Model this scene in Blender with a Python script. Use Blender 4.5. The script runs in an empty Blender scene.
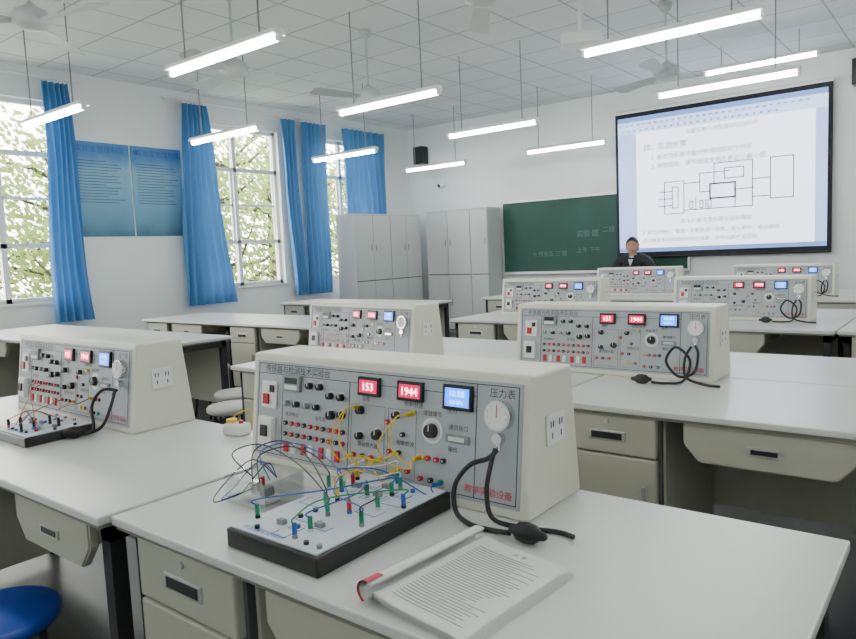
import bpy, bmesh, math, random
from mathutils import Vector, Matrix
random.seed(7)
SC=bpy.context.scene
COL=SC.collection

# ---------------------------------------------------------------- materials
def mat(name,col,rough=.5,metal=0,emit=None,es=0,spec=.5,trans=0,alpha=1,noise=0,nscale=20,bump=0,coat=0):
    m=bpy.data.materials.new(name); m.use_nodes=True
    nt=m.node_tree; b=nt.nodes['Principled BSDF']
    c=(*col,1)
    b.inputs['Base Color'].default_value=c
    b.inputs['Roughness'].default_value=rough
    b.inputs['Metallic'].default_value=metal
    b.inputs['Specular IOR Level'].default_value=spec
    b.inputs['Coat Weight'].default_value=coat
    if emit: 
        b.inputs['Emission Color'].default_value=(*emit,1); b.inputs['Emission Strength'].default_value=es
    if noise or bump:
        tc=nt.nodes.new('ShaderNodeTexCoord'); n=nt.nodes.new('ShaderNodeTexNoise')
        n.inputs['Scale'].default_value=nscale; n.inputs['Detail'].default_value=5
        nt.links.new(tc.outputs['Object'],n.inputs['Vector'])
        if noise:
            mx=nt.nodes.new('ShaderNodeMix'); mx.data_type='RGBA'
            mx.inputs['A'].default_value=tuple(max(0,x*(1-noise)) for x in col)+(1,)
            mx.inputs['B'].default_value=tuple(min(1,x*(1+noise)) for x in col)+(1,)
            nt.links.new(n.outputs['Fac'],mx.inputs['Factor']); nt.links.new(mx.outputs['Result'],b.inputs['Base Color'])
        if bump:
            bp=nt.nodes.new('ShaderNodeBump'); bp.inputs['Strength'].default_value=bump; bp.inputs['Distance'].default_value=.01
            nt.links.new(n.outputs['Fac'],bp.inputs['Height']); nt.links.new(bp.outputs['Normal'],b.inputs['Normal'])
    return m
M={}
M['wall']=mat('wall_paint',(.83,.86,.86),.8,noise=.03,nscale=3,spec=.2)
M['tabletop']=mat('laminate_top',(.66,.67,.64),.28,noise=.03,nscale=4,spec=.5)
M['edge']=mat('laminate_edge',(.22,.21,.18),.5)
M['beige']=mat('beige_steel',(.43,.43,.35),.5,noise=.04,nscale=5)
M['dark']=mat('dark_steel',(.016,.016,.018),.5)
M['darkw']=mat('dark_edge',(.03,.027,.027),.5)
M['seam']=mat('seam_shadow_gap',(.08,.085,.085),.7)
M['cream']=mat('cream_enamel',(.72,.71,.60),.36,noise=.02,nscale=8)
M['panel']=mat('panel_face',(.40,.43,.46),.45,noise=.03,nscale=10)
M['boardtop']=mat('trainer_face',(.62,.68,.74),.4,noise=.03,nscale=30)
M['black']=mat('black_plastic',(.006,.006,.007),.35)
M['blackm']=mat('black_rubber',(.008,.008,.009),.55)
M['red']=mat('red_plastic',(.5,.01,.02),.35)
M['redink']=mat('red_ink',(.6,.02,.04),.6)
M['yellow']=mat('yellow_plastic',(.80,.55,.02),.4)
M['green']=mat('green_plastic',(.01,.26,.13),.4)
M['bluep']=mat('blue_plastic',(.02,.10,.42),.4)
M['ink']=mat('black_ink',(.025,.025,.03),.6)
M['inkg']=mat('grey_ink',(.17,.18,.20),.6)
M['white']=mat('white_plastic',(.8,.8,.78),.4)
M['chrome']=mat('chrome',(.7,.7,.7),.2,1)
M['greyp']=mat('grey_plastic',(.25,.26,.27),.5)
M['stoolg']=mat('stool_grey',(.42,.42,.40),.5)
M['ledred']=mat('led_red',(.3,.05,.05),.4,emit=(1,.35,.40),es=12)
M['ledwin']=mat('led_window',(.10,.0,.01),.2,emit=(.85,.0,.10),es=1.5)
M['ledblue']=mat('lcd_blue',(.02,.2,.8),.3,emit=(.02,.20,1),es=3.0)
M['ledblt']=mat('lcd_text',(.4,.7,1),.3,emit=(.35,.75,1),es=4)
M['paper']=mat('paper',(.80,.80,.78),.8)
M['cabgrey']=mat('cabinet_grey',(.52,.54,.54),.45,noise=.02,nscale=3)
M['tube']=mat('fluorescent_tube',(1,1,1),.4,emit=(.97,1,.96),es=52)
M['fixt']=mat('fixture_white',(.85,.87,.86),.5)
M['fan']=mat('fan_enamel',(.50,.53,.53),.45)
M['frame']=mat('window_frame_white',(.8,.82,.82),.45)
M['board']=mat('chalkboard_green',(.01,.062,.045),.6,noise=.35,nscale=2.5)
M['alu']=mat('aluminium',(.6,.6,.6),.4,.7)
M['chalk']=mat('chalk',(.12,.20,.17),.9)
M['wood']=mat('stool_wood',(.24,.14,.08),.5,noise=.2,nscale=12)
M['blueseat']=mat('blue_seat',(.015,.07,.42),.35)
M['floor']=mat('floor_terrazzo',(.05,.05,.05),.4,noise=.25,nscale=30)
M['ground']=mat('ground_paving',(.25,.28,.2),.9,noise=.2,nscale=2)
M['bark']=mat('bark',(.045,.035,.025),.9,noise=.3,nscale=10)
M['rod']=mat('rod_grey',(.25,.25,.25),.5)
M['suit']=mat('suit_dark',(.008,.009,.013),.8)
M['skin']=mat('skin',(.45,.23,.15),.55)
M['hair']=mat('hair_black',(.008,.007,.007),.6)
M['shirt']=mat('shirt_white',(.45,.5,.6),.8)
M['lips']=mat('lips',(.35,.12,.10),.5)
M['pink']=mat('pink_cover',(.55,.06,.08),.6)

def ceiling_mat():
    m=bpy.data.materials.new('ceiling_tiles'); m.use_nodes=True; nt=m.node_tree; b=nt.nodes['Principled BSDF']
    b.inputs['Roughness'].default_value=.85
    tc=nt.nodes.new('ShaderNodeTexCoord')
    br=nt.nodes.new('ShaderNodeTexBrick'); br.offset=0; br.squash=1
    br.inputs['Scale'].default_value=1; br.inputs['Brick Width'].default_value=.6; br.inputs['Row Height'].default_value=.6
    br.inputs['Mortar Size'].default_value=.009; br.inputs['Mortar Smooth'].default_value=0
    br.inputs['Color1'].default_value=(.77,.79,.79,1); br.inputs['Color2'].default_value=(.73,.75,.75,1); br.inputs['Mortar'].default_value=(.42,.44,.44,1)
    nt.links.new(tc.outputs['Object'],br.inputs['Vector']); nt.links.new(br.outputs['Color'],b.inputs['Base Color'])
    return m
M['ceil']=ceiling_mat()
def mix_translucent(name,col,tcol,fac,noise=.3,nscale=3):
    m=bpy.data.materials.new(name); m.use_nodes=True; nt=m.node_tree; b=nt.nodes['Principled BSDF']; out=nt.nodes['Material Output']
    b.inputs['Roughness'].default_value=.75
    tc=nt.nodes.new('ShaderNodeTexCoord'); n=nt.nodes.new('ShaderNodeTexNoise'); n.inputs['Scale'].default_value=nscale
    nt.links.new(tc.outputs['Object'],n.inputs['Vector'])
    r=nt.nodes.new('ShaderNodeMix'); r.data_type='RGBA'
    r.inputs['A'].default_value=tuple(x*(1-noise) for x in col)+(1,); r.inputs['B'].default_value=tuple(min(1,x*(1+noise)) for x in col)+(1,)
    nt.links.new(n.outputs['Fac'],r.inputs['Factor']); nt.links.new(r.outputs['Result'],b.inputs['Base Color'])
    t=nt.nodes.new('ShaderNodeBsdfTranslucent'); t.inputs['Color'].default_value=(*tcol,1)
    x=nt.nodes.new('ShaderNodeMixShader'); x.inputs[0].default_value=fac
    nt.links.new(b.outputs[0],x.inputs[1]); nt.links.new(t.outputs[0],x.inputs[2]); nt.links.new(x.outputs[0],out.inputs['Surface'])
    return m
M['curtain']=mix_translucent('curtain_blue',(.10,.28,.55),(.10,.32,.72),.16,.1,2)
M['leaf']=mix_translucent('leaves',(.17,.23,.07),(.25,.34,.09),.4,.5,1.2)
def acrylic():
    m=bpy.data.materials.new('clear_acrylic'); m.use_nodes=True; nt=m.node_tree; out=nt.nodes['Material Output']
    g=nt.nodes.new('ShaderNodeBsdfGlossy'); g.inputs['Roughness'].default_value=.05
    t=nt.nodes.new('ShaderNodeBsdfTransparent'); t.inputs['Color'].default_value=(.95,.97,.97,1)
    x=nt.nodes.new('ShaderNodeMixShader'); x.inputs[0].default_value=.14
    nt.links.new(t.outputs[0],x.inputs[1]); nt.links.new(g.outputs[0],x.inputs[2]); nt.links.new(x.outputs[0],out.inputs['Surface']); return m
M['acrylic']=acrylic()
def ramp_mat(name,axis_idx,stops,emit=0,rough=.5,coat=0):
    m=bpy.data.materials.new(name); m.use_nodes=True; nt=m.node_tree; b=nt.nodes['Principled BSDF']
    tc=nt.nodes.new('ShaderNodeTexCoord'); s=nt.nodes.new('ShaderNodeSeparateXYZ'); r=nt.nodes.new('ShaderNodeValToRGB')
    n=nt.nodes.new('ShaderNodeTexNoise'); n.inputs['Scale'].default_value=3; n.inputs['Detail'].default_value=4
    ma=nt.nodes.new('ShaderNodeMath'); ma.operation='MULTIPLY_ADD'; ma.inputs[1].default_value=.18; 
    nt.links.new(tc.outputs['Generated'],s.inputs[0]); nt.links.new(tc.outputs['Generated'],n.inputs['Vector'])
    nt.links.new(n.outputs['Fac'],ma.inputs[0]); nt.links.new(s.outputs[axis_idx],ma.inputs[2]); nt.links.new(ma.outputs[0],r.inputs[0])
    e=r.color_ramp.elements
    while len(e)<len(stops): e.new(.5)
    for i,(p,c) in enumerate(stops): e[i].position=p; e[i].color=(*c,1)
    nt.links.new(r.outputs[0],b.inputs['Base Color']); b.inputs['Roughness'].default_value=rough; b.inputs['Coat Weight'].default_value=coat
    b.inputs['Specular IOR Level'].default_value=.3
    return m
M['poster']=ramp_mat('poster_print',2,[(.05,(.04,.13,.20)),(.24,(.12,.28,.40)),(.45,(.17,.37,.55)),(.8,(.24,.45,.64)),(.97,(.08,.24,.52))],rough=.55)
def em(name,col,s): return mat(name,col,.8,emit=col,es=s)
M['scrdoc']=em('projection_page',(.80,.88,1.0),2.4)
M['scrside']=em('projection_margin',(.42,.52,.86),1.5)
M['scrbar']=em('projection_toolbar',(.55,.68,.95),1.7)
M['scrbar2']=em('projection_titlebar',(.18,.30,.66),1.2)
M['scrink']=em('projection_ink',(.07,.08,.13),.4)
M['scrblack']=mat('screen_border',(.004,.004,.012),.7)

# ---------------------------------------------------------------- mesh builder
class MB:
    def __init__(s): s.bm=bmesh.new(); s.mats=[]; s.X=Matrix.Identity(4)
    def mi(s,k):
        if k not in s.mats: s.mats.append(k)
        return s.mats.index(k)
    def add(s,verts,faces,k,smooth=False):
        i=s.mi(k); vs=[s.bm.verts.new(s.X@Vector(v)) for v in verts]
        for f in faces:
            try:
                fc=s.bm.faces.new([vs[j] for j in f]); fc.material_index=i; fc.smooth=smooth
            except ValueError: pass
        return vs
    def box(s,x0,x1,y0,y1,z0,z1,k,bev=0):
        if bev<=0:
            s.add([(x0,y0,z0),(x1,y0,z0),(x1,y1,z0),(x0,y1,z0),(x0,y0,z1),(x1,y0,z1),(x1,y1,z1),(x0,y1,z1)],
              [(0,3,2,1),(4,5,6,7),(0,1,5,4),(1,2,6,5),(2,3,7,6),(3,0,4,7)],k)
        else:
            t=bmesh.new(); bmesh.ops.create_cube(t,size=1)
            for v in t.verts: v.co=Vector(((x0+x1)/2+v.co.x*(x1-x0),(y0+y1)/2+v.co.y*(y1-y0),(z0+z1)/2+v.co.z*(z1-z0)))
            bmesh.ops.bevel(t,geom=list(t.edges),offset=bev,segments=2,affect='EDGES',profile=.5)
            s.merge(t,k); t.free()
    def merge(s,t,k,smooth=False):
        t.verts.ensure_lookup_table(); t.verts.index_update()
        s.add([tuple(v.co) for v in t.verts],[[v.index for v in f.verts] for f in t.faces],k,smooth)
    def prism(s,prof,x0,x1,k,bev=0):
        t=bmesh.new(); n=len(prof)
        a=[t.verts.new((x0,y,z)) for y,z in prof]; b=[t.verts.new((x1,y,z)) for y,z in prof]
        t.faces.new(a); t.faces.new(b[::-1])
        for i in range(n): t.faces.new((a[i],b[i],b[(i+1)%n],a[(i+1)%n]))
        bmesh.ops.recalc_face_normals(t,faces=t.faces)
        if bev: bmesh.ops.bevel(t,geom=list(t.edges),offset=bev,segments=2,affect='EDGES',profile=.5)
        s.merge(t,k); t.free()
    def cyl(s,p,ax,r,h,k,r2=None,n=16,smooth=True,cap=True):
        r2=r if r2 is None else r2; ax=Vector(ax).normalized(); p=Vector(p)
        u=ax.orthogonal().normalized(); w=ax.cross(u)
        vs=[];
        for (q,rr) in ((p,r),(p+ax*h,r2)):
            for i in range(n):
                a=2*math.pi*i/n; vs.append(q+(u*math.cos(a)+w*math.sin(a))*rr)
        s.add(vs,[(i,(i+1)%n,n+(i+1)%n,n+i) for i in range(n)],k,smooth)
        if cap:
            s.add(vs[:n],[tuple(range(n))[::-1]],k); s.add(vs[n:],[tuple(range(n))],k)
    def lathe(s,p,ax,prof,k,n=20):
        ax=Vector(ax).normalized(); p=Vector(p); u=ax.orthogonal().normalized(); w=ax.cross(u); vs=[]
        for (r,h) in prof:
            for i in range(n):
                a=2*math.pi*i/n; vs.append(p+ax*h+(u*math.cos(a)+w*math.sin(a))*r)
        fs=[]
        for j in range(len(prof)-1):
            for i in range(n): fs.append((j*n+i,j*n+(i+1)%n,(j+1)*n+(i+1)%n,(j+1)*n+i))
        s.add(vs,fs,k,True)
    def ell(s,c,r,k,n=16,m=10,rot=None):
        t=bmesh.new(); bmesh.ops.create_uvsphere(t,u_segments=n,v_segments=m,radius=1)
        R=rot or Matrix.Identity(3)
        for v in t.verts: v.co=Vector(c)+R@Vector((v.co.x*r[0],v.co.y*r[1],v.co.z*r[2]))
        s.merge(t,k,True); t.free()
    def tube(s,pts,r,k,n=8,closed=False):
        pts=[Vector(p) for p in pts]; N=len(pts); vs=[]
        up=None
        for i,p in enumerate(pts):
            d=(pts[min(i+1,N-1)]-pts[max(i-1,0)]).normalized()
            if up is None: up=d.orthogonal().normalized()
            up=(up-d*up.dot(d)).normalized(); w=d.cross(up)
            rr=r[i] if isinstance(r,(list,tuple)) else r
            for j in range(n):
                a=2*math.pi*j/n; vs.append(p+(up*math.cos(a)+w*math.sin(a))*rr)
        fs=[(i*n+j,i*n+(j+1)%n,(i+1)*n+(j+1)%n,(i+1)*n+j) for i in range(N-1) for j in range(n)]
        fs+=[tuple(range(n))[::-1],tuple(range((N-1)*n,N*n))]
        s.add(vs,fs,k,True)
    def text(s,body,size,X,k,align='LEFT'):
        c=bpy.data.curves.new('t','FONT'); c.body=body; c.size=size; c.align_x=align; c.resolution_u=2
        o=bpy.data.objects.new('t',c); COL.objects.link(o)
        bpy.context.view_layer.update()
        me=o.to_mesh(); i=[tuple(X@v.co) for v in me.vertices]; f=[tuple(p.vertices) for p in me.polygons]
        o.to_mesh_clear(); bpy.data.objects.remove(o); bpy.data.curves.remove(c)
        s.add(i,f,k)
    def mesh(s,name):
        me=bpy.data.meshes.new(name); s.bm.normal_update(); s.bm.to_mesh(me); s.bm.free()
        for k in s.mats: me.materials.append(M[k])
        return me
    def obj(s,name,loc=(0,0,0),rot=0,parent=None):
        return put(s.mesh(name),name,loc,rot,parent)
def put(me,name,loc=(0,0,0),rot=0,parent=None):
    o=bpy.data.objects.new(name,me); o.location=loc; o.rotation_euler=(0,0,rot); COL.objects.link(o)
    if parent: o.parent=parent
    return o
def smooth_path(ctrl,n=10):
    P=[Vector(p) for p in ctrl]; P=[P[0]]+P+[P[-1]]; out=[]
    for i in range(1,len(P)-2):
        for j in range(n):
            t=j/n; a,b,c,d=P[i-1:i+3]
            out.append(.5*((2*b)+(c-a)*t+(2*a-5*b+4*c-d)*t*t+(3*b-a-3*c+d)*t**3))
    out.append(P[-2]); return out

# ---------------------------------------------------------------- camera
CZ=1.36
yaw,pitch,roll=[math.radians(a) for a in (-38.25,-5.5,2.5)]
f=Vector((math.sin(yaw)*math.cos(pitch),math.cos(yaw)*math.cos(pitch),math.sin(pitch)))
r0=Vector((math.cos(yaw),-math.sin(yaw),0)); d0=f.cross(r0)
r=r0*math.cos(roll)+d0*math.sin(roll); d=-r0*math.sin(roll)+d0*math.cos(roll)
cd=bpy.data.cameras.new('camera'); cam=bpy.data.objects.new('camera',cd); COL.objects.link(cam)
cd.sensor_width=36; cd.lens=36*698/856; cd.clip_start=.05
mw=Matrix.Identity(4)
for i in range(3): mw[i][0]=r[i]; mw[i][1]=-d[i]; mw[i][2]=-f[i]
mw[2][3]=CZ
cam.matrix_world=mw; SC.camera=cam

# ---------------------------------------------------------------- room
XL,XR,YB,YF,ZC=-8.1,2.6,-3.0,9.9,3.55
def simple(name,*a): 
    b=MB(); b.box(*a); return b.obj(name)
simple('floor',XL-.2,XR+.2,YB-.2,YF+.2,-.1,0,'floor')
simple('ceiling',XL-.2,XR+.2,YB-.2,YF+.2,ZC,ZC+.1,'ceil')
simple('wall_front',XL-.2,XR+.2,YF,YF+.2,0,ZC,'wall')
simple('wall_back',XL-.2,XR+.2,YB-.2,YB,0,ZC,'wall')
simple('wall_right',XR,XR+.2,YB,YF,0,ZC,'wall')
WZ0,WZ1=1.0,3.2
wins=[(-1.9,.3),(1.75,3.8),(5.42,6.90),(7.5,8.95)]  # first opening is out of view, added to let in more light
b=MB(); b.box(XL-.2,XL,YB,YF,0,WZ0,'wall'); b.box(XL-.2,XL,YB,YF,WZ1,ZC,'wall')
e=YB
for a,c in wins: b.box(XL-.2,XL,e,a,WZ0,WZ1,'wall'); e=c
b.box(XL-.2,XL,e,YF,WZ0,WZ1,'wall'); b.obj('wall_left')
b=MB(); b.box(XL,XL+.015,YB,YF,0,.1,'edge'); b.obj('baseboard_left')
b=MB(); b.box(XL,XR,YF-.015,YF,0,.1,'edge'); b.obj('baseboard_front')
for i,(a,c) in enumerate(wins):
    b=MB(); x0,x1=XL-.13,XL-.07
    for y in (a,c-.05): b.box(x0,x1,y,y+.05,WZ0,WZ1,'frame')
    for z in (WZ0,WZ1-.05): b.box(x0,x1,a,c,z,z+.05,'frame')
    nz=3 if c-a>1.6 else 2
    for j in range(1,nz):
        y=a+(c-a)*j/nz; b.box(x0,x1,y-.03,y+.03,WZ0,WZ1,'frame')
    for z in (1.62,2.62): b.box(x0,x1,a,c,z-.025,z+.025,'frame')
    for j in range(nz):
        y0=a+(c-a)*j/nz; y1=a+(c-a)*(j+1)/nz
        b.box(x0-.01,x0+.02,y0+.03,y0+.06,1.65,2.6,'frame'); b.box(x0-.01,x0+.02,y1-.06,y1-.03,1.65,2.6,'frame')
        b.box(x0-.01,x0+.02,y0+.03,y1-.03,2.12,2.15,'frame')
    b.box(XL-.07,XL+.03,a-.03,c+.03,WZ0-.03,WZ0,'frame')
    b.obj('window_%d'%(i+1))
def curtain(t0,t1,b0,b1,z0=.80,z1=3.38,ph=0,folds=6):
    b=MB(); nu,nv=folds*12,26; vs=[];fs=[]
    for j in range(nv+1):
        v=j/nv; z=z1+(z0-z1)*v
        e=v**.8; y0=t0+(b0-t0)*e; y1=t1+(b1-t1)*e
        for i in range(nu+1):
            u=i/nu; uu=u+.03*math.sin(v*5+ph+u*7)
            vs.append((.05*math.sin(uu*folds*2*math.pi+ph)*(.7+.3*v)+.008*math.sin(u*40+v*9),y0+(y1-y0)*u+.015*math.sin(v*6+ph),z))
    for j in range(nv):
        for i in range(nu): a=j*(nu+1)+i; fs.append((a,a+1,a+nu+2,a+nu+1))
    b.add(vs,fs,'curtain',True)
    for i in range(6):
        y=t0+(t1-t0)*(i+.5)/6; b.box(-.006,.006,y-.006,y+.006,z1,z1+.025,'white')
    return b.obj('curtain',(XL+.12,0,0))
curtain(3.56,3.83,3.50,3.93,z0=.76,ph=.4,folds=5); curtain(5.26,5.60,5.12,5.88,ph=1.2,folds=6)
curtain(6.86,7.10,6.98,7.18,ph=2,folds=3); curtain(7.26,7.74,7.26,7.70,z0=.8,ph=2.6,folds=5); curtain(8.12,9.1,8.18,9.1,z0=.85,ph=3.3,folds=8)
b=MB(); 
for a,c in ((1.4,4.0),(5.0,7.2),(7.24,9.2)):
    b.cyl((XL+.12,a,3.42),(0,1,0),.012,c-a,'white')
    for y in (a+.1,c-.1): b.box(XL,XL+.13,y-.01,y+.01,3.41,3.43,'white')
b.obj('curtain_rail')
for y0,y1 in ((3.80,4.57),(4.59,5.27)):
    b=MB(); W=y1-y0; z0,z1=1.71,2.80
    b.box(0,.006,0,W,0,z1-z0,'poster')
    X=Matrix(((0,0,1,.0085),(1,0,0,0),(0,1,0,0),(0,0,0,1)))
    b.text('实验室管理制度',.085,X@Matrix.Translation((W/2+.03,.98,0)),'bluep','CENTER')
    b.cyl((.003,.07,1.01),(1,0,0),.03,.006,'bluep')
    for i in range(15):
        z=.87-i*.034; L=W*(.82 if i%4 else .6)*random.uniform(.85,1)
        b.box(.006,.0072,.06,.06+L,z,z+.006,'ink')
    b.obj('information_poster',(XL+.004,y0,z0))

# ---------------------------------------------------------------- front wall fittings
b=MB(); YW=YF-.004
x0,x1,z0,z1=-6.12,-3.15,.98,2.09
b.box(x0,x1,YF-.03,YW,z0,z1,'board')
for q in ((x0-.03,x1+.03,z1,z1+.03),(x0-.03,x1+.03,z0-.03,z0),(x0-.03,x0,z0,z1),(x1,x1+.03,z0,z1)): b.box(q[0],q[1],YF-.04,YW,q[2],q[3],'alu')
b.box(x0,x1,YF-.1,YF-.03,z0-.04,z0-.025,'alu')
Xf=lambda x,z,y=YF-.032: Matrix(((1,0,0,x),(0,0,-1,y),(0,1,0,z),(0,0,0,1)))
b.text('实验 题',.11,Xf(-4.82,1.50),'chalk'); b.text('二班',.10,Xf(-4.40,1.55),'chalk'); b.text('十 作业五 三 题',.09,Xf(-5.6,1.22),'chalk'); b.text('上午 下午',.09,Xf(-4.82,1.26),'chalk')
b.obj('chalkboard')
b=MB(); ys=9.80
x0,x1,z0,z1=-4.14,-1.40,1.16,3.19
b.box(x0,x1,ys,ys+.015,z0,z1,'scrblack'); b.cyl((x0,ys+.03,z1+.02),(1,0,0),.035,x1-x0,'white')
b.cyl((x0,ys+.01,z0),(1,0,0),.015,x1-x0,'black')
for xx in (x0+.2,x1-.2): b.box(xx-.02,xx+.02,ys+.03,YW,z1+.01,z1+.04,'white')
ix0,ix1,iz0,iz1=x0+.04,x1-.05,z0+.07,z1-.06
y=ys-.002
def sq(xa,xb,za,zb,k,dy=0): b.add([(xa,y-dy,za),(xb,y-dy,za),(xb,y-dy,zb),(xa,y-dy,zb)],[(0,1,2,3)],k)
IW=ix1-ix0; IH=iz1-iz0
fx=lambda s: ix0+IW*s
fz=lambda t: iz0+IH*t
sq(ix0,ix1,iz0,iz1,'scrdoc')
sq(fx(0),fx(1),fz(.965),fz(1),'scrbar2',.001); sq(fx(0),fx(1),fz(.88),fz(.965),'scrbar',.001)
sq(fx(0),fx(.10),fz(.03),fz(.88),'scrside',.001); sq(fx(.95),fx(1),fz(.03),fz(.88),'scrside',.001); sq(fx(0),fx(1),fz(0),fz(.03),'scrbar2',.001)
for i in range(30): 
    s_=.01+i*.031; sq(fx(s_),fx(s_+.017),fz(.935),fz(.948),'scrbar2',.002)
for i in range(24): 
    s_=.02+i*.033; sq(fx(s_),fx(s_+.012),fz(.895),fz(.910),'scrbar2',.002)
b.text('测量仪表与传感器实验指导书',.07,Xf(fx(.36),fz(.83),y-.003),'scrink')
b.text('四、实验步骤',.10,Xf(fx(.14),fz(.745),y-.003),'scrink')
b.text('1. 差动变压器测量位移接线图如下所示',.078,Xf(fx(.18),fz(.675),y-.003),'scrink')
b.text('2. 按图接线，调节旋钮使电压表显示最小值',.078,Xf(fx(.18),fz(.61),y-.003),'scrink')
def ln(pts,w=.012):
    for (a,c),(e_,g) in zip(pts[:-1],pts[1:]):
        xa,xb=sorted((fx(a),fx(e_))); za,zb=sorted((fz(c),fz(g))); sq(xa-w/2,xb+w/2,za-w/2,zb+w/2,'scrink',.003)
def rc(a,c,e_,g,w=.012): ln([(a,c),(e_,c),(e_,g),(a,g),(a,c)],w)
rc(.25,.27,.35,.50); rc(.29,.31,.32,.46); ln([(.35,.48),(.43,.48),(.43,.54),(.57,.54)]); ln([(.35,.29),(.60,.29)]); rc(.48,.36,.60,.46,.022); ln([(.43,.48),(.43,.41),(.48,.41)])
ln([(.60,.41),(.68,.41),(.68,.60),(.50,.60),(.50,.46)]); rc(.55,.49,.64,.56); rc(.76,.33,.86,.60); ln([(.68,.47),(.76,.47)]); ln([(.68,.35),(.76,.35)]); ln([(.41,.29),(.41,.37)]); ln([(.46,.29),(.46,.36)])
ln([(.29,.38),(.22,.38)]); ln([(.29,.33),(.22,.33)]); ln([(.29,.43),(.22,.43)]); ln([(.60,.29),(.60,.36)]); ln([(.68,.41),(.68,.29),(.60,.29)])
for a in (.38,.43,.47): rc(a,.30,a+.015,.35)
b.text('图 3-1  差动变压器实验电路图',.07,Xf(fx(.33),fz(.20),y-.003),'scrink')
for i,t in enumerate(('3. 调节测微头，每隔一定距离读一次数，填入表中，画出曲线','并计算系统灵敏度和非线性误差，分析误差产生原因')):
    b.text(t,.066,Xf(fx(.13),fz(.13-i*.06),y-.003),'scrink')
b.obj('projection_screen')
def cabinet(w,dp,h,nd):
    b=MB(); b.box(0,w,.02,dp,0,h,'cabgrey',.004); b.box(.01,w-.01,.016,.021,.03,h-.02,'seam')
    for i in range(nd):
        a=i*w/nd; e_=(i+1)*w/nd
        for (za,zb) in ((.05,h*.472),(h*.48,h-.025)):
            b.box(a+.004,e_-.004,0,.018,za,zb,'cabgrey',.003)
            hx=e_-.05 if i%2==0 else a+.05
            b.box(hx-.006,hx+.006,-.012,0,(za+zb)/2-.05,(za+zb)/2+.05,'greyp',.003)
    return b
cabinet(.9,.42,2.04,2).obj('metal_cabinet',(-7.40,9.44,0))
cabinet(.335,.42,2.04,1).obj('metal_cabinet',(-6.495,9.44,0))
cabinet(.83,.40,2.0,2).obj('metal_cabinet',(-7.50,7.80,0),math.pi/2)
cabinet(.78,.40,2.0,2).obj('metal_cabinet',(-7.50,8.635,0),math.pi/2)
for nx,nz in ((-7.72,3.05),(-1.10,3.24)):
    b=MB(); b.box(-.1,.1,-.2,-.02,-.15,.15,'black',.01); b.box(-.02,.02,-.03,0,-.05,.05,'dark'); b.cyl((0,-.2,-.04),(0,-1,0),.07,.004,'dark'); b.cyl((0,-.2,.09),(0,-1,0),.03,.004,'dark')
    b.obj('loudspeaker',(nx,YW,nz))
b=MB(); b.box(-.04,.04,-.06,0,-.02,.06,'white',.004); b.ell((0,-.1,0),(.05,.06,.05),'white'); b.ell((0,-.14,-.01),(.03,.03,.03),'black')
b.obj('security_camera',(-7.32,YW,2.50))

# ---------------------------------------------------------------- ceiling lamps, fans, projector
L=1.16
prof=[(-.055,0),(.055,0),(.03,.035),(-.03,.035)]
def lampmesh(h):
    b=MB(); b.prism(prof,-L/2,L/2,'fixt'); b.cyl((-L/2+.02,0,-.022),(1,0,0),.019,L-.04,'tube',n=12)
    for sx in (-1,1): 
        b.box(sx*(L/2-.01)-.012,sx*(L/2-.01)+.012,-.02,.02,-.04,.002,'fixt'); b.cyl((sx*L*.34,0,.035),(0,0,1),.006,h-.035,'rod',n=6); b.cyl((sx*L*.34,0,h-.01),(0,0,1),.025,.01,'fixt')
    return b.mesh('fluorescent_lamp')
H=1.33; lm=lampmesh(ZC-(CZ+H))
for x,y in [(-4.80,2.2),(-4.72,3.48),(-4.97,5.07),(-5.0,6.6),(-2.91,2.16),(-3.08,3.57),(-3.19,5.0),(-3.28,6.5),(-1.2,3.47),(-1.3,4.83),(-1.15,2.1),(.8,2.1),(.8,3.5),(.8,5.0),(.8,6.5),(-4.8,.8),(-3.0,.8),(-1.1,.8),(.8,.8),(-3,-.9),(-1.1,-.9),(.8,-.9)]:
    put(lm,'fluorescent_lamp',(x*H,y*H,CZ+H))
put(lampmesh(ZC-3.27),'fluorescent_lamp',(-1.93,8.5,3.27))
def fan(loc,rot):
    b=MB(); h=ZC-loc[2]
    b.cyl((0,0,.05),(0,0,1),.011,h-.05,'fan',n=8); b.lathe((0,0,h-.08),(0,0,1),[(.012,0),(.05,.03),(.06,.08),(0,.08)],'fan')
    b.lathe((0,0,-.07),(0,0,1),[(0,0),(.06,.0),(.11,.03),(.12,.07),(.10,.11),(.04,.14),(.012,.17)],'fan')
    for i in range(3):
        a=2*math.pi*i/3; R=Matrix.Rotation(a,4,'Z'); b.X=R
        pts=[(.1,-.02),(.2,-.055),(.62,-.075),(.66,-.05),(.66,.05),(.62,.07),(.2,.045),(.1,.02)]
        up=[(x,yy,-.02+.25*yy-.02*x) for x,yy in pts]; dn=[(x,yy,-.026+.25*yy-.02*x) for x,yy in pts]; n=len(pts)
        b.add(up+dn,[tuple(range(n)),tuple(range(n,2*n))[::-1]]+[(k,k+n,(k+1)%n+n,(k+1)%n) for k in range(n)],'fan')
        b.X=Matrix.Identity(4)
    b.obj('ceiling_fan',loc,rot)
FZ=1.58
for x,y,ro in [(-3.0,1.33,.2),(-3.08,2.36,.9),(-3.03,3.34,.35),(-1.47,4.24,.6),(-1.55,2.40,.1)]: fan((x*FZ,y*FZ,CZ+FZ),ro)
b=MB(); b.box(-.17,.17,-.13,.13,-.05,.05,'white',.02); b.cyl((.07,.13,0),(0,1,0),.035,.03,'black'); b.cyl((0,0,.05),(0,0,1),.02,ZC-3.12-.05,'white'); b.cyl((0,0,ZC-3.12-.01),(0,0,1),.07,.01,'white')
b.box(-.06,.06,-.06,.06,.05,.07,'white')
b.obj('ceiling_projector',(-1.55*1.76,3.27*1.76,3.12),.5)

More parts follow.
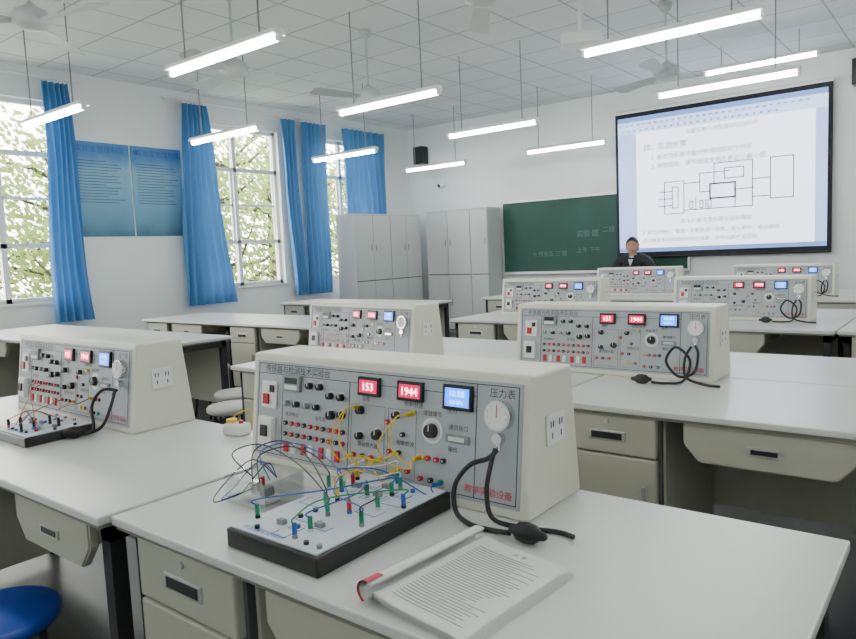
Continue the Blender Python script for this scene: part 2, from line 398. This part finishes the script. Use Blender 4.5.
# ---------------------------------------------------------------- lab tables
TZ=.78
def table(x0,x1,y0,y1,flip=False,edge='edge',name='lab_table',apron=None,nmod=None):
    w=x1-x0; dp=y1-y0; b=MB()
    b.box(0,w,0,dp,TZ-.022,TZ,'tabletop',.004); b.box(.008,w-.008,.008,dp-.008,TZ-.032,TZ-.022,edge)
    n=nmod or max(1,round(w/1.4)); mw_=w/n
    for i in range(n+1):
        xx=min(max(i*mw_-.02,.03),w-.07)
        for yy in (.04,dp-.08): b.box(xx,xx+.04,yy,yy+.04,0,TZ-.032,'dark')
        b.box(xx,xx+.04,.04,dp-.04,.1,.14,'dark'); b.box(xx,xx+.04,.04,dp-.04,TZ-.08,TZ-.032,'dark')
    b.box(.05,w-.05,dp-.07,dp-.05,.25,TZ-.032,'beige')
    for i in range(n):
        o=i*mw_
        a,c=o+.075,o+.075+.36
        b.box(a-.02,c+.02,.06,dp-.09,.16,TZ-.032,'beige',.004)
        b.box(a-.012,c+.012,.04,.062,.17,TZ-.034,'seam')
        b.box(a,c,.018,.05,TZ-.178,TZ-.036,'beige',.006)
        b.box(a+.11,c-.11,.014,.022,TZ-.130,TZ-.092,'alu',.003); b.box(a+.122,c-.122,.012,.017,TZ-.123,TZ-.099,'dark')
        b.cyl(((a+c)/2,.019,TZ-.06),(0,-1,0),.009,.006,'alu',n=10)
        b.box(a,c,.018,.05,.18,TZ-.184,'beige',.006); b.box(c-.05,c-.035,.005,.02,.42,.5,'alu')
        a,c=apron or (o+.53,o+min(mw_-.12,1.04)); zt,zb=TZ-.036,TZ-.165
        t=bmesh.new(); pr=[(a,zt),(c,zt),(c,zb+.06),(c-.05,zb),(a+.05,zb),(a,zb+.06)]
        A=[t.verts.new((x,.018,z)) for x,z in pr]; B=[t.verts.new((x,.045,z)) for x,z in pr]
        t.faces.new(A[::-1]); t.faces.new(B)
        for k in range(6): t.faces.new((A[k],A[(k+1)%6],B[(k+1)%6],B[k]))
        bmesh.ops.recalc_face_normals(t,faces=t.faces); bmesh.ops.bevel(t,geom=list(t.edges),offset=.005,segments=2,affect='EDGES')
        b.merge(t,'beige'); t.free()
        b.box((a+c)/2-.05,(a+c)/2+.05,.013,.020,zb+.05,zb+.075,'alu'); b.box((a+c)/2-.04,(a+c)/2+.04,.011,.016,zb+.055,zb+.07,'dark')
        b.box(a,c,.045,dp-.1,TZ-.10,TZ-.045,'beige')
    if flip: b_=b.obj(name,(x1,y1,0),math.pi)
    else: b_=b.obj(name,(x0,y0,0))
    return b_
table(-1.575,-.175,.77,1.49)
table(-3.52,-1.59,.745,1.465,apron=(1.42,1.84),nmod=1)
for x0 in (-2.70,-1.30,.10): 
    table(x0 if x0>-2.6 else -3.25,x0+1.39,2.33,3.05); table(x0 if x0>-2.6 else -3.25,x0+1.39,3.055,3.77,True)
for x0 in (-3.55,-2.1,-.65,.8):
    table(x0,x0+1.44,4.8,5.52); table(x0,x0+1.44,5.525,6.24,True)
for x0 in (-4.75,-3.3,-1.85,-.4):
    table(x0,x0+1.44,7.1,7.82); table(x0,x0+1.44,7.825,8.5,True)
table(-7.6,-4.55,2.42,3.30)
table(-7.0,-4.15,3.95,4.75,edge='darkw')
table(-7.2,-4.9,6.0,6.7)

# ---------------------------------------------------------------- test console
W,DP,HH=.93,.25,.31
def console():
    b=MB(); sl=.04
    b.prism([(0,0),(DP,0),(DP-.035,HH),(sl,HH)],0,W,'cream',.007)
    Ln=math.hypot(sl,HH); u=Vector((0,sl,HH))/Ln; n=Vector((0,-HH,sl))/Ln
    b.X=Matrix(((1,0,0,0),(0,u.y,n.y,0),(0,u.z,n.z,0),(0,0,0,1)))
    b.box(.022,W-.022,.022,Ln-.02,0,.003,'panel')
    Z=.003
    def rect(x0,y0,x1,y1,k,z=.0008,w=.0018):
        b.box(x0,x1,y0,y0+w,Z,Z+z,k); b.box(x0,x1,y1-w,y1,Z,Z+z,k); b.box(x0,x0+w,y0,y1,Z,Z+z,k); b.box(x1-w,x1,y0,y1,Z,Z+z,k)
    rect(.03,.03,W-.03,Ln-.027,'ink'); 
    for x in (.135,.395,.79): b.box(x,x+.0018,.03,Ln-.055 if x<.7 else Ln-.027,Z,Z+.0008,'ink')
    b.box(.03,.79,Ln-.056,Ln-.0545,Z,Z+.0008,'ink')
    b.text('传感器与检测技术实验台',.024,Matrix.Translation((.06,Ln-.05,Z+.001)),'ink')
    b.text('压力表',.022,Matrix.Translation((.825,Ln-.052,Z+.001)),'ink')
    def disp(x,y,w,h,k,txt,tk):
        b.box(x-w/2-.008,x+w/2+.008,y-h/2-.008,y+h/2+.008,Z,Z+.010,'black',.002); b.box(x-w/2,x+w/2,y-h/2,y+h/2,Z+.0095,Z+.011,k)
        b.text(txt,h*.85,Matrix.Translation((x,y-h*.3,Z+.0125)),tk,'CENTER')
    disp(.468,.252,.058,.032,'ledwin','153','ledred'); disp(.602,.252,.064,.032,'ledwin','1944','ledred')
    x,y,w,h=.742,.250,.066,.042
    b.box(x-w/2-.008,x+w/2+.008,y-h/2-.008,y+h/2+.008,Z,Z+.010,'black',.002); b.box(x-w/2,x+w/2,y-h/2,y+h/2,Z+.0095,Z+.011,'ledblue')
    b.text('10.08',.020,Matrix.Translation((x,y+.002,Z+.0125)),'ledblt','CENTER'); b.text('0.0 kPa',.013,Matrix.Translation((x,y-.015,Z+.0125)),'ledblt','CENTER')
    b.box(.145,.215,.215,.26,Z,Z+.012,'greyp',.002); b.box(.155,.205,.236,.252,Z+.012,Z+.013,'black'); b.box(.155,.205,.220,.232,Z+.012,Z+.013,'white')
    b.box(.052,.112,.055,.135,Z,Z+.018,'white',.003); b.box(.068,.096,.08,.112,Z+.018,Z+.024,'black',.002)
    b.box(.05,.115,.16,.235,Z,Z+.006,'white',.002); b.box(.062,.085,.17,.2,Z+.006,Z+.012,'red',.002); b.box(.088,.105,.205,.225,Z+.006,Z+.01,'black')
    def knob(x,y,r=.011,k='black'):
        b.cyl((x,y,Z),(0,0,1),r*1.35,.002,'alu',n=20); b.cyl((x,y,Z+.002),(0,0,1),r,.014,k,r2=r*.85,n=16); b.box(x-.001,x+.001,y,y+r*.8,Z+.016,Z+.0168,'white')
    def jack(x,y,k): b.cyl((x,y,Z),(0,0,1),.0065,.007,k,n=10); b.cyl((x,y,Z+.007),(0,0,1),.0028,.0012,'chrome',n=8)
    for i,x in enumerate((.25,.29,.33,.37)): knob(x,.235 if i<2 else .215,.010)
    for i,x in enumerate((.16,.2,.24,.28)): knob(x,.18,.009,'black' if i%2 else 'greyp')
    for i,x in enumerate((.155,.18,.205,.23,.255,.28,.305,.33,.355,.378)):
        jack(x,.125,'red' if i%3 else 'black'); jack(x,.095,'red' if i%2 else 'black')
    for i,x in enumerate((.16,.19,.23,.26,.30,.33,.36)): b.box(x-.008,x+.008,.045,.075,Z,Z+.006,'white' if i%2 else 'red',.001)
    for x,y,r_ in ((.335,.165,.013),(.375,.17,.011),(.44,.19,.012),(.50,.135,.014),(.44,.125,.010),(.56,.19,.010)): knob(x,y,r_)
    b.cyl((.668,.165,Z),(0,0,1),.03,.0015,'white',n=24); knob(.668,.165,.018)
    for x,y,k in ((.42,.075,'red'),(.45,.075,'black'),(.48,.075,'red'),(.51,.075,'yellow'),(.54,.1,'red'),(.57,.1,'black'),(.57,.06,'yellow'),(.60,.06,'red'),(.64,.1,'yellow'),(.66,.1,'red'),(.685,.1,'red'),(.705,.1,'black'),(.64,.05,'red'),(.67,.05,'black'),(.70,.05,'green'),(.53,.17,'red'),(.61,.2,'yellow'),(.58,.145,'black')): jack(x,y,k)
    b.box(.71,.775,.145,.165,Z,Z+.006,'greyp',.002); b.box(.72,.765,.15,.16,Z+.006,Z+.008,'chrome')
    for x,y,t in ((.44,.215,'温度'),(.58,.215,'频率/转速'),(.71,.212,'压力'),(.715,.175,'通讯接口'),(.64,.2,'增益调节'),(.15,.145,'电源输出'),(.27,.145,'信号源'),(.43,.1,'差动放大器'),(.715,.125,'输出'),(.56,.12,'相敏检波')): b.text(t,.014,Matrix.Translation((x,y,Z+.001)),'ink')
    for (q) in ((.405,.04,.52,.205),(.53,.04,.62,.205)): rect(*q,'inkg',w=.0012)
    b.text('教学实验设备',.021,Matrix.Translation((.765,.042,Z+.001)),'redink')
    gx,gy=.857,.222
    b.cyl((gx,gy,Z),(0,0,1),.033,.022,'chrome',n=28); b.cyl((gx,gy,Z+.022),(0,0,1),.029,.001,'white',n=28); b.box(gx-.001,gx+.001,gy-.004,gy+.022,Z+.023,Z+.0238,'red')
    for i in range(9):
        a=math.radians(225-i*33.75); b.box(gx+.024*math.cos(a)-.001,gx+.024*math.cos(a)+.001,gy+.024*math.sin(a)-.001,gy+.024*math.sin(a)+.001,Z+.023,Z+.0236,'ink')
    b.cyl((gx,gy-.05,Z),(0,0,1),.012,.02,'chrome',n=16); b.cyl((gx,gy-.075,Z+.012),(0,1,0),.007,.03,'chrome',n=12)
    b.X=Matrix.Identity(4)
    y0,y1,z0,z1=.085,.165,.145,.215
    b.box(W,W+.006,y0,y1,z0,z1,'white',.002)
    for yy in (.105,.145):
        b.box(W+.006,W+.007,yy-.008,yy-.005,.185,.2,'black'); b.box(W+.006,W+.007,yy+.003,yy+.006,.185,.2,'black'); b.box(W+.006,W+.007,yy-.002,yy+.001,.16,.173,'black')
    return b.mesh('electronics_test_console')
cm=console()
def hose(par,var):
    b=MB(); gx=.857
    if var==0:
        p=[(gx,.0,.15),(gx-.01,-.02,.135),(gx-.045,-.04,.12),(gx-.075,-.055,.075),(gx-.065,-.07,.025),(gx-.02,-.085,.010),(gx+.03,-.085,.008),(gx+.08,-.085,.012)]
        q=[(gx+.003,-.01,.155),(gx+.004,-.03,.13),(gx+.0,-.045,.07),(gx+.02,-.055,.02),(gx+.08,-.04,.008),(gx+.15,-.02,.007),(gx+.19,-.025,.007)]
        b.tube(smooth_path(q),.0055,'blackm')
    elif var==1:
        p=[(gx,.0,.15),(gx+.02,-.03,.12),(gx+.01,-.05,.05),(gx-.05,-.06,.03),(gx-.10,-.06,.09),(gx-.06,-.06,.15),(gx-.0,-.07,.10),(gx-.02,-.09,.02),(gx-.08,-.11,.008),(gx-.14,-.12,.01)]
        q=[(gx-.01,-.02,.15),(gx-.03,-.04,.10),(gx-.02,-.06,.03),(gx+.05,-.07,.007),(gx+.12,-.09,.007)]
        b.tube(smooth_path(q),.0055,'blackm')
    else:
        p=[(gx,.0,.15),(gx-.03,-.04,.155),(gx-.07,-.06,.10),(gx-.03,-.08,.03),(gx-.05,-.10,.012)]
        q=[(gx,-.01,.15),(gx+.01,-.035,.10),(gx-.02,-.06,.03),(gx-.08,-.11,.008),(gx-.16,-.17,.007)]
        b.tube(smooth_path(q),.0055,'blackm')
    b.tube(smooth_path(p),.0055,'blackm')
    e_=Vector(p[-1]); dr=(Vector(p[-1])-Vector(p[-2])); dr.z=0; dr.normalize()
    b.lathe(Vector((e_.x,e_.y,.021)),dr,[(0,0),(.007,0),(.009,.010),(.018,.02),(.021,.037),(.019,.055),(.010,.068),(.008,.078),(.004,.083),(0,.083)],'blackm')
    b.obj('pressure_hose',(0,0,0),0,par)
CON=[(-1.66,1.238,0,0),(-3.19,1.205,0,2),(-1.755,2.90,0,1),(-3.20,2.86,-.13,None),(-1.80,5.27,0,1),(-3.32,5.27,0,None),(-3.46,7.56,0,None),(-1.98,7.57,0,1)]
for x,y,ro,hv in CON:
    o=put(cm,'electronics_test_console',(x,y,TZ),ro)
    if hv is not None: hose(o,hv)

# trainer boards with patch cables
def trainer(x0,y0,w,dp,h=.04,seed=1,dens=.36):
    rnd=random.Random(seed); b=MB()
    b.box(0,w,0,dp,0,h,'black',.004); b.box(.008,w-.008,.008,dp-.008,h,h+.003,'boardtop')
    Z=h+.003
    for i in range(14):
        xa=rnd.uniform(.02,w-.09); ya=rnd.uniform(.02,dp-.06); ww=rnd.uniform(.03,.07); 
        b.box(xa,xa+ww,ya,ya+.0014,Z,Z+.0006,'bluep'); b.box(xa,xa+.0014,ya,ya+ww*.6,Z,Z+.0006,'bluep'); b.box(xa+ww,xa+ww+.0014,ya,ya+ww*.6,Z,Z+.0006,'bluep')
    b.text('传感器实验模块',.018,Matrix.Translation((.03,.015,Z+.001)),'bluep')
    J=[]
    nx=max(5,int(w/.035)); ny=max(6,int(dp/.04))
    for i in range(nx):
        for j in range(ny):
            if rnd.random()<dens:
                x=.025+(w-.05)*i/(nx-1)+rnd.uniform(-.006,.006); y=.03+(dp-.05)*j/(ny-1)+rnd.uniform(-.006,.006)
                y=min(y,dp-.02)
                k=rnd.choice(['red','black','black','bluep','black','chrome','greyp']); b.cyl((x,y,Z),(0,0,1),.0055,.007,k,n=10); J.append((x,y))
    for i in range(5):
        x=rnd.uniform(.03,w-.06); y=rnd.uniform(.04,dp-.05); b.box(x,x+.02,y,y+.012,Z,Z+.01,rnd.choice(['bluep','greyp','greyp']),.001)
    o=b.obj('sensor_trainer_board',(x0,y0,TZ)); return J,Z,o
BX,BY=-1.19,.815
J,ZB,tb=trainer(BX,BY,.268,.41,seed=5)
rnd=random.Random(11); c=MB()
def plug(x,y,z,k): c.cyl((x,y,z),(0,0,1),.005,.022,k,n=10)
def bp(a,z=.008): return Vector((a[0],a[1],ZB+z))
for i in range(7):
    a,e_=rnd.sample(J,2); k=['bluep','green','bluep','black','white','green','bluep'][i]
    pa=bp(a); pb=bp(e_)
    pk=['green','red','green','green','green','bluep','green'][i]; plug(*pa,pk); plug(*pb,pk)
    pa.z+=.02; pb.z+=.02; m=(pa+pb)/2+Vector((rnd.uniform(-.04,.04),rnd.uniform(-.04,.04),rnd.uniform(.0,.03)))
    c.tube(smooth_path([pa,pa+Vector((0,0,.012)),m,pb+Vector((0,0,.012)),pb]),.0016,k,n=6)
def cj(x,y): return Vector((-1.66+x-BX,1.238+y*.128-.012-BY,y*.99))
back=[j for j in J if j[1]>.16]
for (x,y),k in zip([(.51,.075),(.57,.06),(.64,.1),(.48,.075),(.70,.05)],['yellow','yellow','yellow','white','bluep']):
    p=cj(x,y); a=rnd.choice(back); q=bp(a); plug(*q,'yellow' if k=='yellow' else 'green'); q.z+=.02
    c.cyl(p,(0,-1,.13),.005,.022,k,n=8); p2=p+Vector((0,-.03,0))
    c.tube(smooth_path([p+Vector((0,-.02,.0)),p2,p2+Vector((rnd.uniform(-.02,.02),-.025,-.01)),(p2+q)/2+Vector((rnd.uniform(-.04,.04),0,rnd.uniform(.0,.03))),q+Vector((0,0,.025)),q]),.0017,k,n=6)
for (xa,ya),(xb,yb) in (((.44,.20),(.42,.075)),((.61,.2),(.57,.1)),((.61,.2),(.64,.1)),((.48,.075),(.44,.2))):
    A=cj(xa,ya); B=cj(xb,yb); c.cyl(A,(0,-1,.13),.005,.02,'yellow',n=8); c.cyl(B,(0,-1,.13),.005,.02,'yellow',n=8)
    A=A+Vector((0,-.02,0)); B=B+Vector((0,-.02,0)); c.tube(smooth_path([A,A+Vector((-.01,-.025,0)),(A+B)/2+Vector((-.03,-.04,-.01)),B+Vector((-.01,-.02,0)),B]),.0017,'yellow',n=6)
left=[j for j in J if j[0]<.16 and j[1]>.15]
for i in range(4):
    a=left[(i*3)%len(left)]; q=bp(a,.01); s_=Vector((-.17+rnd.uniform(-.03,.03),.235+rnd.uniform(-.03,.03),.05))
    k=['black','bluep','black','black'][i]
    out=s_+Vector((rnd.uniform(-.09,-.04),rnd.uniform(.0,.07),rnd.uniform(.02,.05)))
    plug(*q,'green'); q.z+=.02
    c.tube(smooth_path([s_,out,out+Vector((.05,.05,.02)),(out+q)/2+Vector((.02,.05,.02)),q+Vector((0,0,.015)),q]),.0017,k,n=6)
for i in range(3):
    s_=Vector((-.14,.25,.05)); o1=Vector((-.26+.03*i,.27,.07)); c.tube(smooth_path([s_,o1,Vector((-.28+.04*i,.19,.02)),Vector((-.21,.12+.02*i,.015)),Vector((-.15,.19,.04))]),.0016,['black','bluep','black'][i],n=6)
c.obj('patch_cables',(0,0,0),0,tb)
b=MB(); 
aw,ad,ah,t=.15,.12,.07,.004
b.box(0,aw,0,ad,0,t,'acrylic'); b.box(0,aw,0,t,t,ah,'acrylic'); b.box(0,aw,ad-t,ad,t,ah,'acrylic'); b.box(0,t,t,ad-t,t,ah,'acrylic'); b.box(aw-t,aw,t,ad-t,t,ah,'acrylic')
b.box(.03,.11,.03,.08,t,.018,'white',.002); b.cyl((.05,.055,.018),(0,0,1),.014,.03,'chrome'); b.box(.08,.1,.04,.07,.018,.04,'greyp',.002); b.cyl((.03,.09,t),(0,0,1),.006,.04,'red')
b.obj('acrylic_sensor_module',(-1.41,.97,TZ))
b=MB(); b.box(0,.08,0,.06,0,.04,'white',.01); b.cyl((.02,.03,.04),(0,0,1),.018,.012,'yellow',n=16); b.cyl((.06,.03,.04),(0,0,1),.008,.01,'red'); b.tube(smooth_path([(.01,.05,.02),(-.01,.08,.05),(.05,.09,.07),(.08,.06,.03)]),.002,'yellow')
b.obj('sensor_probe_box',(-1.97,1.36,TZ),.2)
J2,Z2,t2=trainer(-2.74,.93,.31,.235,h=.032,seed=9,dens=.3)
c=MB(); ZB=Z2
for i in range(3):
    a,e_=rnd.sample(J2,2); k=['red','black','bluep'][i]; pa=bp(a); pb=bp(e_)
    plug(*pa,'black'); plug(*pb,'black'); pa.z+=.02; pb.z+=.02
    c.tube(smooth_path([pa,(pa+pb)/2+Vector((0,0,.03)),pb]),.0016,k,n=6)
for i in range(5):
    a=rnd.choice(J2); q=bp(a,.02); x,y=[(.42,.075),(.51,.075),(.64,.1),(.28,.125),(.23,.125)][i]; p=Vector((-3.19+x+2.74,1.205+y*.128-.01-.93,y))
    c.tube(smooth_path([p,p+Vector((0,-.04,-.01)),(p+q)/2+Vector((0,-.02,.0)),q]),.0017,['red','yellow','black','red','red'][i],n=6)
c.obj('patch_cables',(0,0,0),0,t2)

# ---------------------------------------------------------------- booklet
b=MB()
def pzf(x,w,z0): 
    u=x/w; return z0+.026*math.exp(-u*6)*math.sin(min(1,u*8)*math.pi/2)+.004*math.sin(u*3)
def page(w,hh,z0,nu=24):
    vs=[];fs=[]
    for j in range(2):
        for i in range(nu+1): x=w*i/nu; vs.append((x,j*hh,pzf(x,w,z0)))
    for i in range(nu): fs.append((i,i+1,nu+2+i,nu+1+i))
    return vs,fs
for q in range(7):
    vs,fs=page(.218-.002*q,.295,.001+.0016*q); b.add(vs,fs,'paper',True)
TW=.218-.012
for i in range(30):
    yy=.254-i*.0079; xa=.035; xe=random.choice([.14,.155,.165,.175,.185]); n=8; vs=[];fs=[]
    for k in range(n+1):
        x=xa+(xe-xa)*k/n; vs+= [(x,yy,pzf(x,TW,.0106)+.0006),(x,yy+.0018,pzf(x,TW,.0106)+.0006)]
    for k in range(n): fs.append((2*k,2*k+2,2*k+3,2*k+1))
    b.add(vs,fs,'inkg')
b.text('目  录',.012,Matrix.Translation((.10,.268,pzf(.11,TW,.0106)+.001)),'ink')
for q in range(6):
    R=.012+.0016*q; vs=[];fs=[]; n=18
    for j in range(2):
        for i in range(n+1):
            a=math.radians(60+i*(240-8*q)/n); vs.append((.004+R*math.cos(a)*1.2,j*.295,.0215+R*math.sin(a)))
    for i in range(n): fs.append((i,i+1,n+2+i,n+1+i))
    b.add(vs,fs,'paper',True)
vs=[];fs=[]   # red cover corner wrapped around the near end of the roll
for j in range(2):
    for i in range(25):
        a=math.radians(75+i*165/24); R=.0215; vs.append((.004+R*math.cos(a)*1.2,-.004+j*.034,.0222+R*math.sin(a)))
for i in range(24): fs.append((i,i+1,26+i,25+i))
b.add(vs,fs,'pink',True)
bk=b.obj('open_booklet',(-.785,.80,TZ),math.radians(-5))

# ---------------------------------------------------------------- stools
def stool(loc,k,h=.45,nm='round_stool'):
    b=MB(); b.lathe((0,0,h-.04),(0,0,1),[(0,0),(.15,0),(.16,.01),(.16,.03),(.15,.04),(0,.042)],k,28)
    for i in range(4):
        a=math.pi/4+i*math.pi/2; b.tube([(.11*math.cos(a),.11*math.sin(a),h-.04),(.16*math.cos(a),.16*math.sin(a),0)],.011,'dark' if k!='wood' else 'greyp')
    n=24; b.tube([(.135*math.cos(2*math.pi*i/n),.135*math.sin(2*math.pi*i/n),.2) for i in range(n+1)],.007,'greyp',n=6)
    b.obj(nm,loc)
stool((-2.05,.67,0),'blueseat')
for i,(x,y) in enumerate(((-4.2,2.4),(-3.7,2.65),(-4.05,2.95),(-3.7,3.3),(-4.15,3.6),(-2.7,1.95),(-1.2,1.9),(-4.0,5.3),(-5.3,3.6),(-6.3,3.65),(-5.0,1.9),(-2.5,4.3),(-1.0,4.3),(-4.4,6.4))): stool((x,y,0),'stoolg' if i%3 else 'wood')

# ---------------------------------------------------------------- teacher desk + man
b=MB(); b.box(0,1.5,0,.36,.72,.75,'tabletop',.004); b.box(.02,1.48,.02,.04,.1,.72,'beige')
for x in (.03,1.43):
    for yy in (.05,.28): b.box(x,x+.04,yy,yy+.04,0,.72,'dark')
b.obj('teacher_desk',(-4.4,8.53,0))
mx,my=-3.70,9.32
man=bpy.data.objects.new('man',None); man.location=(mx,my,0); COL.objects.link(man)
UP=.07
def skin(name,V,E,R,k,root=0,sub=2):
    V=[(v[0],v[1],v[2]+(UP if v[2]>.45 else 0)) for v in V]
    me=bpy.data.meshes.new(name); me.from_pydata(V,E,[]); o=bpy.data.objects.new(name,me); COL.objects.link(o)
    me.materials.append(M[k]); o.parent=man
    s=o.modifiers.new('s','SKIN'); 
    for i,rr in enumerate(R):
        me.skin_vertices[0].data[i].radius=rr if isinstance(rr,tuple) else (rr,rr); me.skin_vertices[0].data[i].use_root=(i==root)
    s.use_smooth_shade=True; u=o.modifiers.new('u','SUBSURF'); u.levels=sub; u.render_levels=sub
    return o
V=[(0,0,.53),(0,.01,.68),(0,0,.86),(0,-.01,1.02),(0,-.02,1.10),
   (-.1,-.01,1.075),(-.195,-.01,1.045),(-.29,-.08,.88),(-.23,-.30,.75),(-.15,-.38,.71),
   (.1,-.01,1.075),(.195,-.01,1.045),(.30,-.08,.88),(.22,-.30,.75),(.13,-.38,.71),
   (-.1,-.03,.53),(-.12,-.40,.54),(-.12,-.43,.12),(-.12,-.46,.05),(-.12,-.56,.04),
   (.1,-.03,.53),(.12,-.40,.54),(.12,-.43,.12),(.12,-.46,.05),(.12,-.56,.04)]
E=[(0,1),(1,2),(2,3),(3,4),(3,5),(5,6),(6,7),(7,8),(8,9),(3,10),(10,11),(11,12),(12,13),(13,14),(0,15),(15,16),(16,17),(17,18),(18,19),(0,20),(20,21),(21,22),(22,23),(23,24)]
R=[(.14,.11),(.16,.105),(.18,.115),(.165,.105),.065,.09,.085,.06,.048,.038,.09,.085,.06,.048,.038,.09,.07,.048,.04,.035,.09,.07,.048,.04,.035]
skin('suit_body',V,E,R,'suit')
skin('neck',[(0,-.03,1.04),(0,-.04,1.12),(0,-.055,1.18)],[(0,1),(1,2)],[.056,.054,.054],'skin')
for sx in (-1,1):
    w=Vector((sx*.145-.01*(sx>0),-.39,.705)); V=[w,w+Vector((-sx*.02,-.05,-.004))]; E=[(0,1)]; R=[.026,(.034,.016)]
    for i,(o_,l) in enumerate(((-.027,.062),(-.009,.07),(.009,.066),(.027,.052))):
        bs=w+Vector((o_-sx*.02,-.085,0)); k=len(V); V+=[bs,bs+Vector((-sx*.005,-l*.5,.004)),bs+Vector((-sx*.01,-l*.95,-.016))]; E+=[(1,k),(k,k+1),(k+1,k+2)]; R+=[.0095,.009,.0075]
    k=len(V); V+=[w+Vector((-sx*.045,-.045,-.004)),w+Vector((-sx*.065,-.075,-.008)),w+Vector((-sx*.068,-.10,-.014))]; E+=[(0,k),(k,k+1),(k+1,k+2)]; R+=[.012,.010,.008]
    skin('hand',[tuple(v) for v in V],E,R,'skin',sub=1)
hb=MB(); t=bmesh.new(); bmesh.ops.create_uvsphere(t,u_segments=32,v_segments=24,radius=1)
for v in t.verts:
    x,y,z=v.co
    jaw=1-.26*max(0,-z)**1.3
    fl=1-.10*(y<0)*abs(y)
    v.co=Vector((x*.082*jaw,y*.097*(jaw*.5+.5)*fl,z*.118))
    if y<-.5: 
        v.co.y-= .012*math.exp(-((z+.85)/.18)**2)*math.exp(-(x/.3)**2)
        v.co.y+= .007*(math.exp(-((x-.38)/.16)**2)+math.exp(-((x+.38)/.16)**2))*math.exp(-((z-.05)/.14)**2)
hb.merge(t,'skin',True); t.free()
t=bmesh.new(); A=[t.verts.new(p) for p in ((0,-.086,.012),(-.007,-.088,-.008),(.007,-.088,-.008),(-.016,-.086,-.032),(.016,-.086,-.032),(0,-.110,-.030),(0,-.088,-.04))]
for q in ((0,1,5),(0,5,2),(1,3,5),(2,5,4),(3,6,5),(4,5,6)): t.faces.new([A[i] for i in q])
hb.merge(t,'skin',True); t.free()
for sx in (-1,1):
    hb.ell((sx*.03,-.077,.008),(.013,.009,.007),'shirt',12,8); hb.ell((sx*.03,-.085,.008),(.0055,.003,.0055),'hair',10,6)
    hb.ell((sx*.031,-.083,.027),(.018,.006,.004),'hair',10,6); hb.ell((sx*.083,.005,-.005),(.009,.02,.032),'skin',12,8)
hb.ell((0,-.088,-.058),(.024,.007,.006),'lips',12,6)
t=bmesh.new(); bmesh.ops.create_uvsphere(t,u_segments=36,v_segments=24,radius=1)
dl=[v for v in t.verts if v.co.z < (.42+.12*math.cos(v.co.x*4) if v.co.y<-.45 else (.05 if v.co.y<-.1 else (-.15 if v.co.y<.2 else -.55)))]
bmesh.ops.delete(t,geom=dl,context='VERTS')
hr=random.Random(3)
for v in t.verts:
    k=1+hr.uniform(-.015,.03); v.co=Vector((v.co.x*.091*k,v.co.y*.107*k+.004,v.co.z*.130*k+.004))
hb.merge(t,'hair',True); t.free()
h=hb.obj('head',(0,-.055,1.245+UP),math.radians(14),man)
cb=MB(); cb.add([(-.035,-.125,1.075),(.035,-.125,1.075),(0,-.145,.98)],[(0,2,1)],'shirt'); cb.tube([(.058*math.cos(a/12*2*math.pi),-.035+.058*math.sin(a/12*2*math.pi),1.105) for a in range(13)],.010,'shirt'); cb.obj('shirt_collar',(0,0,UP),0,man)
b=MB(); b.box(-.22,.22,-.2,.22,.44,.49,'dark',.02); b.box(-.2,.2,.24,.28,.55,.92,'dark',.02); b.box(-.02,.02,.2,.26,.44,.6,'dark'); b.cyl((0,0,.08),(0,0,1),.03,.37,'chrome')
for i in range(5):
    a=i*2*math.pi/5; b.tube([(0,0,.09),(.25*math.cos(a),.25*math.sin(a),.06)],.018,'dark'); b.ell((.25*math.cos(a),.25*math.sin(a),.03),(.03,.03,.03),'black')
b.obj('office_chair',(mx,my+.02,0))

# ---------------------------------------------------------------- outside
simple('ground',-60,XL-.2,-30,60,-.6,-.5,'ground')
def tree(x,y,sd,rad=2.6):
    rn=random.Random(sd); b=MB()
    b.tube([(0,0,-.5),(.1,0,1),(0,.1,2.5),(.1,0,4)],[.16,.13,.10,.05],'bark',n=10)
    tips=[]
    for i in range(18):
        a=rn.uniform(0,6.28); z=rn.uniform(.5,3.4); l=rn.uniform(1,rad); e_=Vector((l*math.cos(a),l*math.sin(a),z+rn.uniform(.1,1.2))); m=Vector((l*.5*math.cos(a+.2),l*.5*math.sin(a+.2),z+.2)); b.tube([(0,0,z),m,e_],[.06,.035,.014],'bark',n=6); tips+= [e_,m]
    vs=[];fs=[]
    for i in range(4600):
        c=rn.choice(tips)+Vector((rn.gauss(0,.45),rn.gauss(0,.45),rn.gauss(0,.4)))
        q=Vector((rn.gauss(0,1),rn.gauss(0,1),rn.gauss(0,1))).normalized(); w=q.orthogonal().normalized()*.045; u=q.cross(w).normalized()*.075
        k=len(vs); vs+=[c-u,c+w*.8,c+u,c-w*.8]; fs.append((k,k+1,k+2,k+3))
    b.add(vs,fs,'leaf'); b.obj('tree',(x,y,0))
for i,(x,y) in enumerate(((-12.8,3.2),(-13.2,6.2),(-12.4,8.6),(-14,11.5),(-13.5,14.2))): tree(x,y,i+3)

# ---------------------------------------------------------------- light
w=bpy.data.worlds.new('world'); SC.world=w; w.use_nodes=True
bg=w.node_tree.nodes['Background']; bg.inputs['Color'].default_value=(1,.99,.95,1); bg.inputs['Strength'].default_value=14.0
for a,c in wins:
    l=bpy.data.lights.new('window_portal','AREA'); l.shape='RECTANGLE'; l.size=c-a; l.size_y=WZ1-WZ0; l.cycles.is_portal=True
    o=bpy.data.objects.new('window_portal',l); COL.objects.link(o); o.location=(XL-.16,(a+c)/2,(WZ0+WZ1)/2)
    o.rotation_euler=(math.radians(90),0,math.radians(-90))
